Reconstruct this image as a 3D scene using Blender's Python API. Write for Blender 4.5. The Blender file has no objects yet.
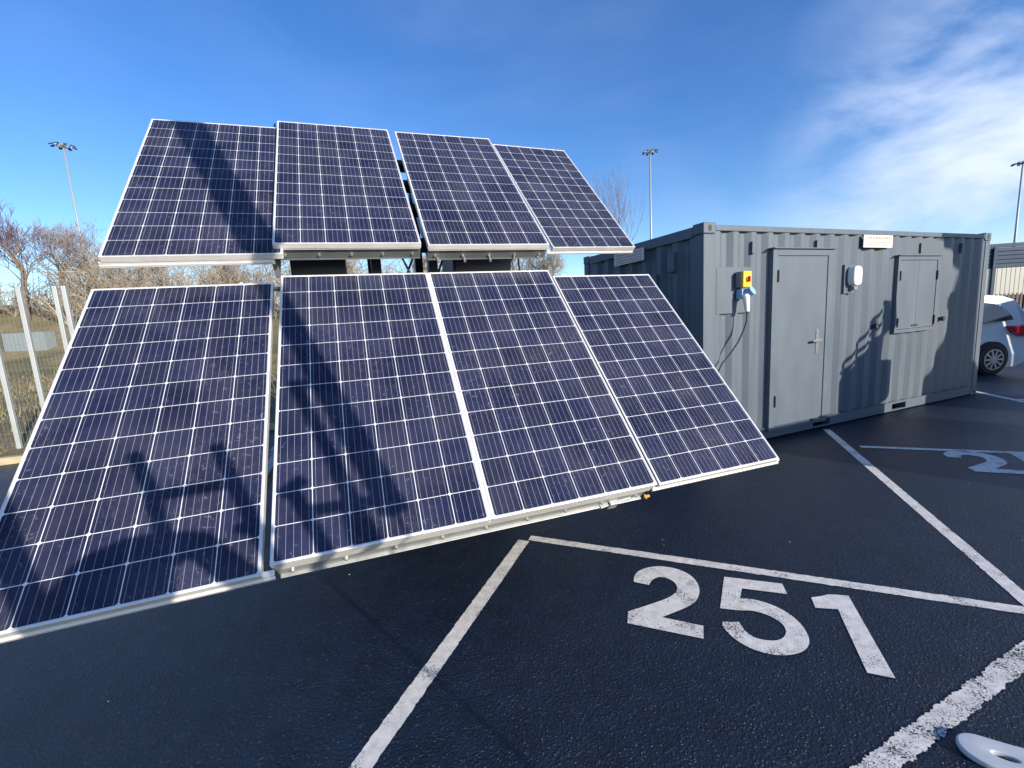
import bpy, bmesh, math, random
from mathutils import Vector, Matrix, Quaternion
R_ = math.radians
scn = bpy.context.scene
C = scn.collection

# ------------------------------------------------------------------ camera
CR = Vector((0.998251, -0.008541, -0.058497)); CU = Vector((0.059117, 0.144227, 0.987777)); CW = Vector((0.0, 0.989508, -0.14448))
CAMZ = 1.66592
cd = bpy.data.cameras.new('camera'); cam = bpy.data.objects.new('camera', cd); C.objects.link(cam)
cd.sensor_width = 36; cd.lens = 36 * 433.571 / 1024; cd.clip_start = 0.02; cd.clip_end = 3000
m = Matrix.Identity(4)
for i in range(3): m[i][0], m[i][1], m[i][2] = CR[i], CU[i], -CW[i]
m[2][3] = CAMZ
cam.matrix_world = m
scn.camera = cam
# ------------------------------------------------------------------ light
SUN_EL = 17.0
SH = Vector((0.7071, -0.7071, 0))
SUN = Vector((0.7071 * math.cos(R_(SUN_EL)), -0.7071 * math.cos(R_(SUN_EL)), math.sin(R_(SUN_EL))))
sl = bpy.data.lights.new('sun', 'SUN'); sl.energy = 5.0; sl.angle = R_(0.42); sl.color = (1.0, 0.90, 0.76)
so = bpy.data.objects.new('sun', sl); C.objects.link(so); so.rotation_euler = SUN.to_track_quat('Z', 'Y').to_euler()
w = bpy.data.worlds.new('World'); scn.world = w; w.use_nodes = True
N = w.node_tree.nodes; L = w.node_tree.links; N.clear()
def wn(t, **k):
    n = N.new(t)
    for a, b in k.items(): setattr(n, a, b)
    return n
out = wn('ShaderNodeOutputWorld'); bg = wn('ShaderNodeBackground'); sky = wn('ShaderNodeTexSky', sky_type='NISHITA')
sky.sun_disc = False; sky.sun_elevation = R_(SUN_EL); sky.sun_rotation = R_(135); sky.altitude = 200; sky.air_density = 1.0; sky.dust_density = 0.3; sky.ozone_density = 3.0
bg.inputs['Strength'].default_value = 0.13
hs = wn('ShaderNodeHueSaturation'); hs.inputs['Saturation'].default_value = 1.24; hs.inputs['Value'].default_value = 1.30; hs.inputs['Hue'].default_value = 0.512
L.new(sky.outputs[0], hs.inputs['Color'])
tc = wn('ShaderNodeTexCoord')
# cirrus: stretched noise along a streak direction, limited to the right-hand part of the sky
mp = wn('ShaderNodeMapping'); mp.inputs['Rotation'].default_value = (R_(20), R_(38), R_(-38)); mp.inputs['Scale'].default_value = (1.7, 4.6, 6.5)
L.new(tc.outputs['Generated'], mp.inputs[0])
nz = wn('ShaderNodeTexNoise'); nz.inputs['Scale'].default_value = 1.5; nz.inputs['Detail'].default_value = 10; nz.inputs['Roughness'].default_value = 0.56; nz.inputs['Distortion'].default_value = 0.35
L.new(mp.outputs[0], nz.inputs['Vector'])
nz2 = wn('ShaderNodeTexNoise'); nz2.inputs['Scale'].default_value = 2.6; nz2.inputs['Detail'].default_value = 3
L.new(tc.outputs['Generated'], nz2.inputs['Vector'])
def vdot(v, lo, hi):
    d = wn('ShaderNodeVectorMath', operation='DOT_PRODUCT'); d.inputs[1].default_value = v
    nrm = wn('ShaderNodeVectorMath', operation='NORMALIZE'); L.new(tc.outputs['Generated'], nrm.inputs[0]); L.new(nrm.outputs[0], d.inputs[0])
    r = wn('ShaderNodeMapRange', interpolation_type='SMOOTHSTEP'); r.inputs[1].default_value = lo; r.inputs[2].default_value = hi; L.new(d.outputs['Value'], r.inputs[0]); return r
def mth(op, a, b):
    n = wn('ShaderNodeMath', operation=op, use_clamp=True)
    for i, x in enumerate((a, b)):
        if isinstance(x, (int, float)): n.inputs[i].default_value = x
        else: L.new(x, n.inputs[i])
    return n.outputs[0]
rng = wn('ShaderNodeMapRange'); rng.inputs[1].default_value = 0.36; rng.inputs[2].default_value = 0.70; L.new(nz.outputs[0], rng.inputs[0])
m1 = vdot(Vector((0.80, 0.55, 0.25)).normalized(), 0.90, 0.99)
m2 = vdot(Vector((0.74, 0.66, 0.10)).normalized(), 0.93, 1.0)
cl = mth('MULTIPLY', rng.outputs[0], m1.outputs[0])
rb = wn('ShaderNodeMapRange'); rb.inputs[1].default_value = 0.35; rb.inputs[2].default_value = 0.65; L.new(nz2.outputs[0], rb.inputs[0])
cl = mth('MULTIPLY', cl, mth('ADD', mth('MULTIPLY', rb.outputs[0], 0.5), 0.5))
cl2 = mth('MULTIPLY', m2.outputs[0], mth('ADD', mth('MULTIPLY', rng.outputs[0], 0.5), 0.10))
cl3 = mth('MULTIPLY', mth('MULTIPLY', rng.outputs[0], rb.outputs[0]), 0.10)
cl = mth('ADD', mth('ADD', mth('MULTIPLY', cl, 0.85), cl2), cl3)
mx = wn('ShaderNodeMixRGB'); mx.inputs[2].default_value = (4.9, 5.6, 7.2, 1)
L.new(cl, mx.inputs[0]); L.new(hs.outputs[0], mx.inputs[1]); L.new(mx.outputs[0], bg.inputs[0]); L.new(bg.outputs[0], out.inputs[0])
scn.view_settings.view_transform = 'Standard'; scn.view_settings.look = 'None'; scn.view_settings.exposure = 0.40; scn.view_settings.gamma = 1
scn.cycles.max_bounces = 6; scn.cycles.transparent_max_bounces = 12
scn.cycles.use_denoising = True

# ------------------------------------------------------------------ helpers
def tag(o, label=None, cat=None, group=None, kind=None):
    if label: o['label'] = label
    if cat: o['category'] = cat
    if group: o['group'] = group
    if kind: o['kind'] = kind
    return o
def empty(name, loc, rz=0, label=None, cat=None, group=None):
    o = bpy.data.objects.new(name, None); C.objects.link(o); o.empty_display_size = .2
    o.matrix_world = Matrix.Translation(loc) @ Matrix.Rotation(rz, 4, 'Z')
    return tag(o, label, cat, group)
def world_of(o):
    M = o.matrix_basis.copy()
    if o.parent: M = world_of(o.parent) @ o.matrix_parent_inverse @ M
    return M
class MB:
    def __init__(s): s.v = []; s.f = []
    def add(s, vs, fs):
        b = len(s.v); s.v += [tuple(x) for x in vs]; s.f += [tuple(b + i for i in f) for f in fs]; return s
    def box(s, x0, x1, y0, y1, z0, z1, M=None):
        vs = [Vector(q) for q in ((x0,y0,z0),(x1,y0,z0),(x1,y1,z0),(x0,y1,z0),(x0,y0,z1),(x1,y0,z1),(x1,y1,z1),(x0,y1,z1))]
        if M is not None: vs = [M @ q for q in vs]
        return s.add(vs, [(0,3,2,1),(4,5,6,7),(0,1,5,4),(1,2,6,5),(2,3,7,6),(3,0,4,7)])
    def bar(s, a, b, wd, ht=None, up=Vector((0,0,1))):
        a, b = Vector(a), Vector(b); d = (b - a); ln = d.length; d.normalize(); ht = ht or wd
        if abs(d.dot(up)) > .98: up = Vector((0,1,0))
        x = d.cross(up).normalized(); z = x.cross(d)
        M = Matrix((( x.x, d.x, z.x, a.x),(x.y,d.y,z.y,a.y),(x.z,d.z,z.z,a.z),(0,0,0,1)))
        return s.box(-wd/2, wd/2, 0, ln, -ht/2, ht/2, M)
    def tube(s, pts, r, n=8, cap=True):
        pts = [Vector(q) for q in pts]; k = len(pts); rs = r if isinstance(r, (list, tuple)) else [r]*k
        t0 = (pts[1]-pts[0]).normalized(); up = Vector((0,0,1)) if abs(t0.z) < .9 else Vector((1,0,0))
        x = t0.cross(up).normalized(); vs = []; 
        for i in range(k):
            t = (pts[min(i+1,k-1)] - pts[max(i-1,0)]).normalized()
            x = (x - t*x.dot(t)).normalized(); y = t.cross(x)
            for j in range(n):
                a = 2*math.pi*j/n; vs.append(pts[i] + (x*math.cos(a) + y*math.sin(a))*rs[i])
        fs = [(i*n+j, i*n+(j+1)%n, (i+1)*n+(j+1)%n, (i+1)*n+j) for i in range(k-1) for j in range(n)]
        if cap: fs += [tuple(reversed(range(n))), tuple((k-1)*n+j for j in range(n))]
        return s.add(vs, fs)
    def cyl(s, a, b, r, n=16): return s.tube([a, b], r, n)
    def prism(s, poly, z0, z1, M=None):
        n = len(poly); vs = [Vector((p[0],p[1],z0)) for p in poly] + [Vector((p[0],p[1],z1)) for p in poly]
        if M is not None: vs = [M @ q for q in vs]
        return s.add(vs, [tuple(reversed(range(n))), tuple(range(n, 2*n))] + [(i,(i+1)%n,(i+1)%n+n,i+n) for i in range(n)])
    def ball(s, c, r, sx=1, sy=1, sz=1, nu=16, nv=10):
        vs=[]; c=Vector(c)
        for i in range(nv+1):
            a=math.pi*i/nv
            for j in range(nu):
                b=2*math.pi*j/nu; vs.append(c+Vector((r*sx*math.sin(a)*math.cos(b), r*sy*math.sin(a)*math.sin(b), r*sz*math.cos(a))))
        return s.add(vs,[(i*nu+j,(i+1)*nu+j,(i+1)*nu+(j+1)%nu,i*nu+(j+1)%nu) for i in range(nv) for j in range(nu)])
    def build(s, name, mat, parent=None, M=None, bevel=0, smooth=False, local=False, seg=2):
        me = bpy.data.meshes.new(name)
        vs = s.v if M is None else [tuple(M @ Vector(q)) for q in s.v]
        me.from_pydata(vs, [], s.f); me.update()
        if mat: me.materials.append(mat)
        o = bpy.data.objects.new(name, me); C.objects.link(o)
        if smooth:
            for p in me.polygons: p.use_smooth = True
        if bevel:
            b = o.modifiers.new('bevel', 'BEVEL'); b.width = bevel; b.segments = seg; b.limit_method = 'ANGLE'; b.angle_limit = R_(40)
        if parent is not None:
            o.parent = parent
            if not local: o.matrix_parent_inverse = world_of(parent).inverted()
        return o
def copy_tree(o, parent=None):
    c = o.copy(); C.objects.link(c)
    if parent is not None: c.parent = parent; c.matrix_parent_inverse = o.matrix_parent_inverse
    for ch in list(o.children): copy_tree(ch, c)
    return c

# ------------------------------------------------------------------ materials
def mat(name, col, rough=.6, metal=0, spec=.5, bump=0, bscale=50, var=0, vscale=3, coat=0, stretch=None):
    m = bpy.data.materials.new(name); m.use_nodes = True; nt = m.node_tree; b = nt.nodes['Principled BSDF']
    b.inputs['Base Color'].default_value = (*col, 1); b.inputs['Roughness'].default_value = rough; b.inputs['Metallic'].default_value = metal
    b.inputs['Specular IOR Level'].default_value = spec; b.inputs['Coat Weight'].default_value = coat
    t = nt.nodes.new('ShaderNodeTexCoord'); vec = t.outputs['Object']
    if stretch:
        mpp = nt.nodes.new('ShaderNodeMapping'); mpp.inputs['Scale'].default_value = stretch; nt.links.new(vec, mpp.inputs[0]); vec = mpp.outputs[0]
    if var:
        n = nt.nodes.new('ShaderNodeTexNoise'); n.inputs['Scale'].default_value = vscale; n.inputs['Detail'].default_value = 6; nt.links.new(vec, n.inputs['Vector'])
        r = nt.nodes.new('ShaderNodeMapRange'); r.inputs[1].default_value = .3; r.inputs[2].default_value = .7; r.inputs[3].default_value = 1-var; r.inputs[4].default_value = 1+var; nt.links.new(n.outputs[0], r.inputs[0])
        h = nt.nodes.new('ShaderNodeHueSaturation'); h.inputs['Color'].default_value = (*col, 1); nt.links.new(r.outputs[0], h.inputs['Value']); nt.links.new(h.outputs[0], b.inputs['Base Color'])
        r2 = nt.nodes.new('ShaderNodeMapRange'); r2.inputs[3].default_value = max(0,rough-.12); r2.inputs[4].default_value = min(1,rough+.12); nt.links.new(n.outputs[0], r2.inputs[0]); nt.links.new(r2.outputs[0], b.inputs['Roughness'])
    if bump:
        n = nt.nodes.new('ShaderNodeTexNoise'); n.inputs['Scale'].default_value = bscale; n.inputs['Detail'].default_value = 4; nt.links.new(t.outputs['Object'], n.inputs['Vector'])
        bp = nt.nodes.new('ShaderNodeBump'); bp.inputs['Strength'].default_value = bump; bp.inputs['Distance'].default_value = .01; nt.links.new(n.outputs[0], bp.inputs['Height']); nt.links.new(bp.outputs[0], b.inputs['Normal'])
    return m
M_paint = mat('container_paint', (.095,.122,.156), .5, 0, .4, .05, 8, .08, 2.5, stretch=(4,4,.6))
M_door = mat('door_paint', (.102,.130,.164), .5, 0, .4, .02, 4, .08, 1.5, stretch=(3,3,1))
M_alu = mat('anodised_aluminium', (.80,.79,.76), .38, .35, .5, var=.05, vscale=9)
M_galv = mat('galvanised_steel', (.36,.37,.37), .5, .5, .5, var=.18, vscale=14)
M_navy = mat('dark_steel', (.024,.034,.06), .45, .2)
M_black = mat('black_rubber', (.012,.012,.013), .6)
M_bolt = mat('bright_bolt', (.75,.73,.68), .3, .8)
M_yellow = mat('yellow_plastic', (.75,.50,.03), .4)
M_red = mat('red_plastic', (.6,.06,.02), .4)
M_orange = mat('orange_strap', (.55,.27,.04), .6)
M_white = mat('white_plastic', (.80,.80,.78), .4)
M_blue = mat('blue_plastic', (.25,.45,.68), .4)
M_grey = mat('grey_plastic', (.22,.24,.26), .5)
M_sign = mat('sign_face', (.66,.64,.60), .5)
M_signred = mat('sign_lettering', (.62,.22,.14), .5)
M_steel = mat('stainless_steel', (.7,.7,.7), .25, .9)
M_bark = mat('bark', (.17,.13,.10), .9, var=.2, vscale=5)
M_twig = mat('twigs', (.27,.235,.225), .9, var=.25, vscale=2)
M_twigp = mat('purple_twigs', (.19,.14,.165), .9, var=.25, vscale=2)
M_scrub = mat('scrub_twigs', (.31,.265,.205), .9, var=.35, vscale=.7)
M_fence = mat('fence_galvanised', (.42,.45,.45), .5, .3, var=.08)
M_wire = mat('fence_wire', (.20,.22,.21), .55, .3)
M_carp = mat('car_paint', (.62,.66,.70), .25, .1, .5, coat=.8)
M_glass = mat('dark_glass', (.015,.02,.025), .05, 0, .8)
M_tail = mat('tail_lens', (.45,.01,.02), .15, coat=.6)
M_alloy = mat('alloy_rim', (.6,.6,.62), .3, .6)
M_cream = mat('cream_cladding', (.42,.42,.37), .6, var=.08, vscale=.6)
M_bluecl = mat('blue_cladding', (.012,.04,.085), .7, var=.1, vscale=.6)
M_pole = mat('pole_steel', (.36,.39,.42), .5, .3)
M_lamp = mat('lamp_housing', (.05,.06,.07), .5)
M_cab = mat('cabinet_grey', (.22,.26,.27), .6, var=.06)
M_skin = mat('skin', (.5,.3,.22), .5); M_cloth = mat('jacket', (.03,.035,.05), .8); M_jean = mat('jeans', (.04,.05,.09), .85); M_hair = mat('hair', (.03,.02,.015), .7)
M_shade_board = mat('shade_board_paint', (.25,.27,.28), .7, var=.1)
M_seal = mat('dark_seal', (.03,.035,.04), .6)

def nodes(name):
    m = bpy.data.materials.new(name); m.use_nodes = True; nt = m.node_tree
    return m, nt, nt.nodes['Principled BSDF']
def Mx(nt, op, a, b=None, c=None, clamp=False):
    n = nt.nodes.new('ShaderNodeMath'); n.operation = op; n.use_clamp = clamp
    for i, x in enumerate((a, b, c)):
        if x is None: continue
        if isinstance(x, (int, float)): n.inputs[i].default_value = x
        else: nt.links.new(x, n.inputs[i])
    return n.outputs[0]
def noise(nt, vec, sc, det=4, ro=.5, dist=0):
    n = nt.nodes.new('ShaderNodeTexNoise'); n.inputs['Scale'].default_value = sc; n.inputs['Detail'].default_value = det; n.inputs['Roughness'].default_value = ro; n.inputs['Distortion'].default_value = dist
    nt.links.new(vec, n.inputs['Vector']); return n.outputs[0]
def mapr(nt, x, a, b, c=0, d=1):
    n = nt.nodes.new('ShaderNodeMapRange'); n.inputs[1].default_value=a; n.inputs[2].default_value=b; n.inputs[3].default_value=c; n.inputs[4].default_value=d; nt.links.new(x, n.inputs[0]); return n.outputs[0]
def mixc(nt, f, a, b):
    n = nt.nodes.new('ShaderNodeMixRGB')
    for i, x in ((0,f),(1,a),(2,b)):
        if isinstance(x, tuple): n.inputs[i].default_value = (*x, 1)
        elif isinstance(x, (int,float)): n.inputs[i].default_value = x
        else: nt.links.new(x, n.inputs[i])
    return n.outputs[0]

PW, PH = 0.992, 1.956
CPX, CPY = 0.1612, 0.1610     # cell pitch
def cell_material():
    """monocrystalline cells: 6 x 12, chamfered corners, five busbars, white backsheet, under dusty glass. Object space: x right, y up (0 to -PH)"""
    m, nt, b = nodes('solar_cells')
    t = nt.nodes.new('ShaderNodeTexCoord'); sp = nt.nodes.new('ShaderNodeSeparateXYZ'); nt.links.new(t.outputs['Object'], sp.inputs[0])
    x = Mx(nt,'DIVIDE', Mx(nt,'SUBTRACT', sp.outputs[0], (PW-6*CPX)/2), CPX)
    y = Mx(nt,'DIVIDE', Mx(nt,'SUBTRACT', Mx(nt,'MULTIPLY', sp.outputs[1], -1), (PH-12*CPY)/2), CPY)
    fx = Mx(nt,'FRACT', x); fy = Mx(nt,'FRACT', y)
    ax = Mx(nt,'ABSOLUTE', Mx(nt,'SUBTRACT', fx, .5)); ay = Mx(nt,'ABSOLUTE', Mx(nt,'SUBTRACT', fy, .5))
    # inside the cell: ax<.5-g, ay<.5-g, ax+ay<1-ch
    ix = mapr(nt, ax, .486, .491, 1, 0); iy = mapr(nt, ay, .487, .492, 1, 0); ic = mapr(nt, Mx(nt,'ADD',ax,ay), .93, .94, 1, 0)
    ins = Mx(nt,'MULTIPLY', Mx(nt,'MULTIPLY', ix, iy), ic)
    inb = Mx(nt,'MULTIPLY', Mx(nt,'MULTIPLY', Mx(nt,'GREATER_THAN', x, 0), Mx(nt,'LESS_THAN', x, 6)), Mx(nt,'MULTIPLY', Mx(nt,'GREATER_THAN', y, 0), Mx(nt,'LESS_THAN', y, 12)))
    ins = Mx(nt,'MULTIPLY', ins, inb)
    bx = Mx(nt,'ABSOLUTE', Mx(nt,'SUBTRACT', Mx(nt,'FRACT', Mx(nt,'MULTIPLY', fx, 5)), .5))
    bus = Mx(nt,'MULTIPLY', mapr(nt, bx, .018, .034, 1, 0), .55)
    # per-cell tone
    cc = nt.nodes.new('ShaderNodeCombineXYZ'); nt.links.new(Mx(nt,'FLOOR',x), cc.inputs[0]); nt.links.new(Mx(nt,'FLOOR',y), cc.inputs[1])
    oi = nt.nodes.new('ShaderNodeObjectInfo'); nt.links.new(Mx(nt,'MULTIPLY', oi.outputs['Random'], 37.), cc.inputs[2])
    wnz = nt.nodes.new('ShaderNodeTexWhiteNoise'); nt.links.new(cc.outputs[0], wnz.inputs[0])
    tone = mapr(nt, wnz.outputs[0], 0, 1, .8, 1.25)
    off = nt.nodes.new('ShaderNodeVectorMath'); off.operation='ADD'; cb = nt.nodes.new('ShaderNodeCombineXYZ'); nt.links.new(Mx(nt,'MULTIPLY', oi.outputs['Random'], 91.), cb.inputs[2]); nt.links.new(t.outputs['Object'], off.inputs[0]); nt.links.new(cb.outputs[0], off.inputs[1]); V = off.outputs[0]
    h = nt.nodes.new('ShaderNodeHueSaturation'); h.inputs['Color'].default_value = (.003,.007,.034,1); nt.links.new(tone, h.inputs['Value'])
    col = mixc(nt, bus, h.outputs[0], (.42,.44,.50))
    col = mixc(nt, ins, (.66,.68,.72), col)
    # dust, water marks and scratches on the glass
    d1 = mapr(nt, noise(nt, V, 3.2, 7, .62), .34, .72, .022, .095)
    d2 = Mx(nt,'MULTIPLY', mapr(nt, noise(nt, V, 34, 5, .6, .6), .60, .74), Mx(nt,'MULTIPLY', mapr(nt, noise(nt, V, 2.3, 3), .42, .60, .0, .34), mapr(nt, sp.outputs[1], -.5, -1.1, .25, 1)))
    mp2 = nt.nodes.new('ShaderNodeMapping'); mp2.inputs['Scale'].default_value=(9,2.2,3); mp2.inputs['Rotation'].default_value=(0,0,.5); nt.links.new(V, mp2.inputs[0])
    sc = noise(nt, mp2.outputs[0], 2.2, 3, .5, 2.5)
    scr = Mx(nt,'MULTIPLY', mapr(nt, Mx(nt,'ABSOLUTE', Mx(nt,'SUBTRACT', sc, .5)), .0, .006, 1, 0), mapr(nt, noise(nt, V, 1.9, 2), .52, .64, 0, .28))
    dust = Mx(nt,'ADD', Mx(nt,'ADD', d1, d2), scr, clamp=True)
    col = mixc(nt, dust, col, (.39,.39,.49))
    nt.links.new(col, b.inputs['Base Color'])
    nt.links.new(Mx(nt,'ADD', Mx(nt,'MULTIPLY', dust, 1.2), .12), b.inputs['Roughness'])
    b.inputs['Specular IOR Level'].default_value = .16
    return m
M_cell = cell_material()

def asphalt():
    m, nt, b = nodes('damp_asphalt')
    t = nt.nodes.new('ShaderNodeTexCoord'); V = t.outputs['Object']
    fine = noise(nt, V, 210, 4, .7); mid = noise(nt, V, 5.5, 6, .65); big = noise(nt, V, .5, 5, .6)
    vo = nt.nodes.new('ShaderNodeTexVoronoi'); vo.inputs['Scale'].default_value = 85; nt.links.new(V, vo.inputs['Vector'])
    sv = nt.nodes.new('ShaderNodeSeparateXYZ'); nt.links.new(vo.outputs['Color'], sv.inputs[0])
    stone = Mx(nt,'MULTIPLY', mapr(nt, sv.outputs[0], .55, 1, .0, 1), mapr(nt, vo.outputs['Distance'], .25, .5, 1, 0))
    k = Mx(nt,'MULTIPLY', mapr(nt, fine, .35, .68, .35, 1.9), mapr(nt, mid, .3, .7, .65, 1.4))
    h = nt.nodes.new('ShaderNodeHueSaturation'); h.inputs['Color'].default_value = (.005,.012,.028,1); nt.links.new(k, h.inputs['Value'])
    c = mixc(nt, Mx(nt,'MULTIPLY', stone, .32), h.outputs[0], (.032,.042,.058))
    c = mixc(nt, mapr(nt, sv.outputs[1], .985, .99), c, (.035,.04,.045))
    # dull dusty patches and a few fine cracks
    c = mixc(nt, mapr(nt, big, .52, .70, 0, .35), c, (.026,.031,.038))
    wv = nt.nodes.new('ShaderNodeTexVoronoi'); wv.feature='DISTANCE_TO_EDGE'; wv.inputs['Scale'].default_value = .33
    dv = nt.nodes.new('ShaderNodeVectorMath'); dv.operation='MULTIPLY_ADD'; nn = nt.nodes.new('ShaderNodeTexNoise'); nn.inputs['Scale'].default_value=3; nn.inputs['Detail'].default_value=6; nt.links.new(V, nn.inputs['Vector']); nt.links.new(nn.outputs['Color'], dv.inputs[0]); dv.inputs[1].default_value=(.5,.5,0); nt.links.new(V, dv.inputs[2]); nt.links.new(dv.outputs[0], wv.inputs['Vector'])
    crack = Mx(nt,'MULTIPLY', mapr(nt, wv.outputs[0], .0015, .004, 1, 0), mapr(nt, noise(nt, V, .8, 2), .55, .62))
    c = mixc(nt, Mx(nt,'MULTIPLY', crack, .8), c, (.004,.005,.006))
    nt.links.new(c, b.inputs['Base Color'])
    nt.links.new(Mx(nt,'ADD', mapr(nt, big, .3, .7, .28, .46), mapr(nt, fine, .3, .7, 0, .12)), b.inputs['Roughness'])
    b.inputs['Specular IOR Level'].default_value = .5
    bp = nt.nodes.new('ShaderNodeBump'); bp.inputs['Strength'].default_value = .9; bp.inputs['Distance'].default_value = .0035
    nt.links.new(Mx(nt,'ADD', Mx(nt,'MULTIPLY', vo.outputs[0], -1.2), Mx(nt,'ADD', Mx(nt,'MULTIPLY', fine, .9), stone)), bp.inputs['Height']); nt.links.new(bp.outputs[0], b.inputs['Normal'])
    return m
M_asph = asphalt()
def worn_paint(name='road_paint', wear=.52):
    m, nt, b = nodes(name)
    t = nt.nodes.new('ShaderNodeTexCoord'); V = t.outputs['Object']
    b.inputs['Base Color'].default_value = (.66,.67,.68,1); b.inputs['Roughness'].default_value = .6
    n1 = noise(nt, V, 150, 5, .75); n2 = noise(nt, V, 6.0, 5, .65)
    s = Mx(nt,'ADD', n1, Mx(nt,'MULTIPLY', mapr(nt, n2, .35, .65, -.09, .09), 1.))
    a = mapr(nt, s, wear+.10, wear+.13, 1, 0)
    col = mixc(nt, mapr(nt, noise(nt, V, 22, 6), .3, .7), (.62,.59,.54), (.86,.82,.76)); nt.links.new(col, b.inputs['Base Color'])
    tr = nt.nodes.new('ShaderNodeBsdfTransparent'); mxs = nt.nodes.new('ShaderNodeMixShader'); o = nt.nodes['Material Output']
    nt.links.new(a, mxs.inputs[0]); nt.links.new(tr.outputs[0], mxs.inputs[1]); nt.links.new(b.outputs[0], mxs.inputs[2]); nt.links.new(mxs.outputs[0], o.inputs[0])
    bp = nt.nodes.new('ShaderNodeBump'); bp.inputs['Strength'].default_value=.4; bp.inputs['Distance'].default_value=.004; nt.links.new(n1, bp.inputs['Height']); nt.links.new(bp.outputs[0], b.inputs['Normal'])
    return m
M_line = worn_paint(wear=.495); M_thick = worn_paint('road_paint_worn', .455)
def grassm():
    m, nt, b = nodes('dry_grass'); t = nt.nodes.new('ShaderNodeTexCoord'); V = t.outputs['Object']
    n1 = noise(nt, V, .5, 6, .6); n2 = noise(nt, V, 9, 6, .7)
    c = mixc(nt, mapr(nt, n1, .4, .6), (.13,.13,.055), (.34,.26,.13)); c = mixc(nt, mapr(nt, n2, .35, .7, 0, .6), c, (.10,.085,.045))
    nt.links.new(c, b.inputs['Base Color']); b.inputs['Roughness'].default_value=.95
    bp = nt.nodes.new('ShaderNodeBump'); bp.inputs['Distance'].default_value=.08; nt.links.new(n2, bp.inputs['Height']); nt.links.new(bp.outputs[0], b.inputs['Normal'])
    return m
M_grass = grassm()
M_kerb = mat('kerb_concrete', (.42,.36,.22), .9, var=.2, vscale=6, bump=.4, bscale=40)

# ------------------------------------------------------------------ ground
random.seed(4)
g = MB(); g.add([(-900,-900,0),(900,-900,0),(900,900,0),(-900,900,0)], [(0,1,2,3)])
tag(g.build('ground', M_asph), kind='structure')
VD = Vector((math.cos(.381195), math.sin(.381195), 0)); VB = Vector((-VD.y, VD.x, 0))      # container's long side / away from camera
# verge and embankment beyond the kerb
def vp(u, v, z=0): return Vector((-7.62, 6.30, 0)) + VD*u + VB*v + Vector((0,0,z))
us = [-70+3.5*i for i in range(28)]; vs_ = [0,.6,2,4,6,8,10,13,15,17,19,21,23,25,28,34,45,70,120,200]
def bank(u, v):
    k=min(1,max(0,(v-13)/15)); base = 0.10 + 3.9*k*k*(3-2*k) + (max(0,v-45)*.03)
    return base + (.25*math.sin(u*.31+v*.2)+.2*math.sin(u*.13-v*.41+2))*min(1,v/10)
g = MB(); nv = len(vs_)
g.add([vp(u, v, bank(u,v)) for u in us for v in vs_], [(i*nv+j,(i+1)*nv+j,(i+1)*nv+j+1,i*nv+j+1) for i in range(len(us)-1) for j in range(nv-1)])
tag(g.build('embankment', M_grass, smooth=True), kind='structure')
g = MB()
M4 = Matrix.Translation(vp(0,0)) @ Matrix.Rotation(.381195,4,'Z')
for i in range(17): g.box(-25+3.0*i+.004, -25+3.0*i+2.99, -.14, -.005, 0, .11, M4)
tag(g.build('kerb', M_kerb, bevel=.015), kind='structure')

def strip(a, b, wd, name, z=.0020, mt=None, caps=None):
    a, b = Vector((*a,0)), Vector((*b,0)); d = (b-a).normalized(); n = Vector((-d.y,d.x,0))*wd/2
    rr=random.Random(int(abs(a.x*100)+wd*1000)); ln=(b-a).length; k=int(ln/.009); amp=.0012 if mt is None else .0032
    g = MB(); vs=[]
    j1=j2=0
    for i in range(k+1):
        q=a+d*ln*i/k; j1=j1*.5+rr.gauss(0,amp); j2=j2*.5+rr.gauss(0,amp); m_=n.normalized()
        vs += [q-n+m_*j1+Vector((0,0,z)), q+n+m_*j2+Vector((0,0,z))]
    g.add(vs, [(2*i,2*i+2,2*i+3,2*i+1) for i in range(k)])
    return tag(g.build(name, mt or M_line), kind='structure')
strip((.066,3.14),(5.6,.81),.072,'bay_line')
strip((-1.576,-.75),(.019,3.105),.088,'bay_line')
strip((4.115,5.55),(1.50,-.84),.082,'bay_line', z=.0026)
strip((3.95,4.79),(11,2.08),.075,'bay_line', z=.0032)
strip((-.10,.773),(5.2,3.004),.079,'bay_line', z=.0038, mt=M_thick)
strip((7.95,7.40),(7.46,5.36),.09,'bay_line')
strip((7.70,6.55),(13.5,4.32),.09,'bay_line', z=.0032)
two = [(0.69, 2.506), (0.709, 2.572), (0.76, 2.627), (0.838, 2.657), (0.921, 2.658), (1.003, 2.621), (1.057, 2.554), (1.072, 2.469), (1.051, 2.379), (0.997, 2.295), (0.929, 2.246), (0.75, 2.172), (0.94, 2.087), (0.9, 1.996), (0.55, 2.142), (0.58, 2.235), (0.827, 2.322), (0.899, 2.37), (0.933, 2.419), (0.936, 2.482), (0.902, 2.529), (0.854, 2.543), (0.804, 2.513), (0.771, 2.464)]
five = [(1.256, 2.503), (1.556, 2.4), (1.524, 2.303), (1.302, 2.379), (1.243, 2.291), (1.312, 2.277), (1.379, 2.23), (1.428, 2.159), (1.445, 2.059), (1.419, 1.962), (1.381, 1.909), (1.326, 1.873), (1.256, 1.858), (1.18, 1.864), (1.103, 1.904), (1.05, 1.978), (1.034, 2.076), (1.053, 2.109), (1.136, 2.102), (1.131, 2.03), (1.155, 1.978), (1.215, 1.956), (1.268, 1.957), (1.321, 1.991), (1.349, 2.043), (1.344, 2.097), (1.308, 2.149), (1.249, 2.186), (1.192, 2.187), (1.092, 2.217)]
one = [(1.635, 2.262), (1.712, 2.27), (1.745, 2.282), (1.845, 2.257), (1.617, 1.696), (1.523, 1.734), (1.706, 2.152), (1.598, 2.175)]
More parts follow.
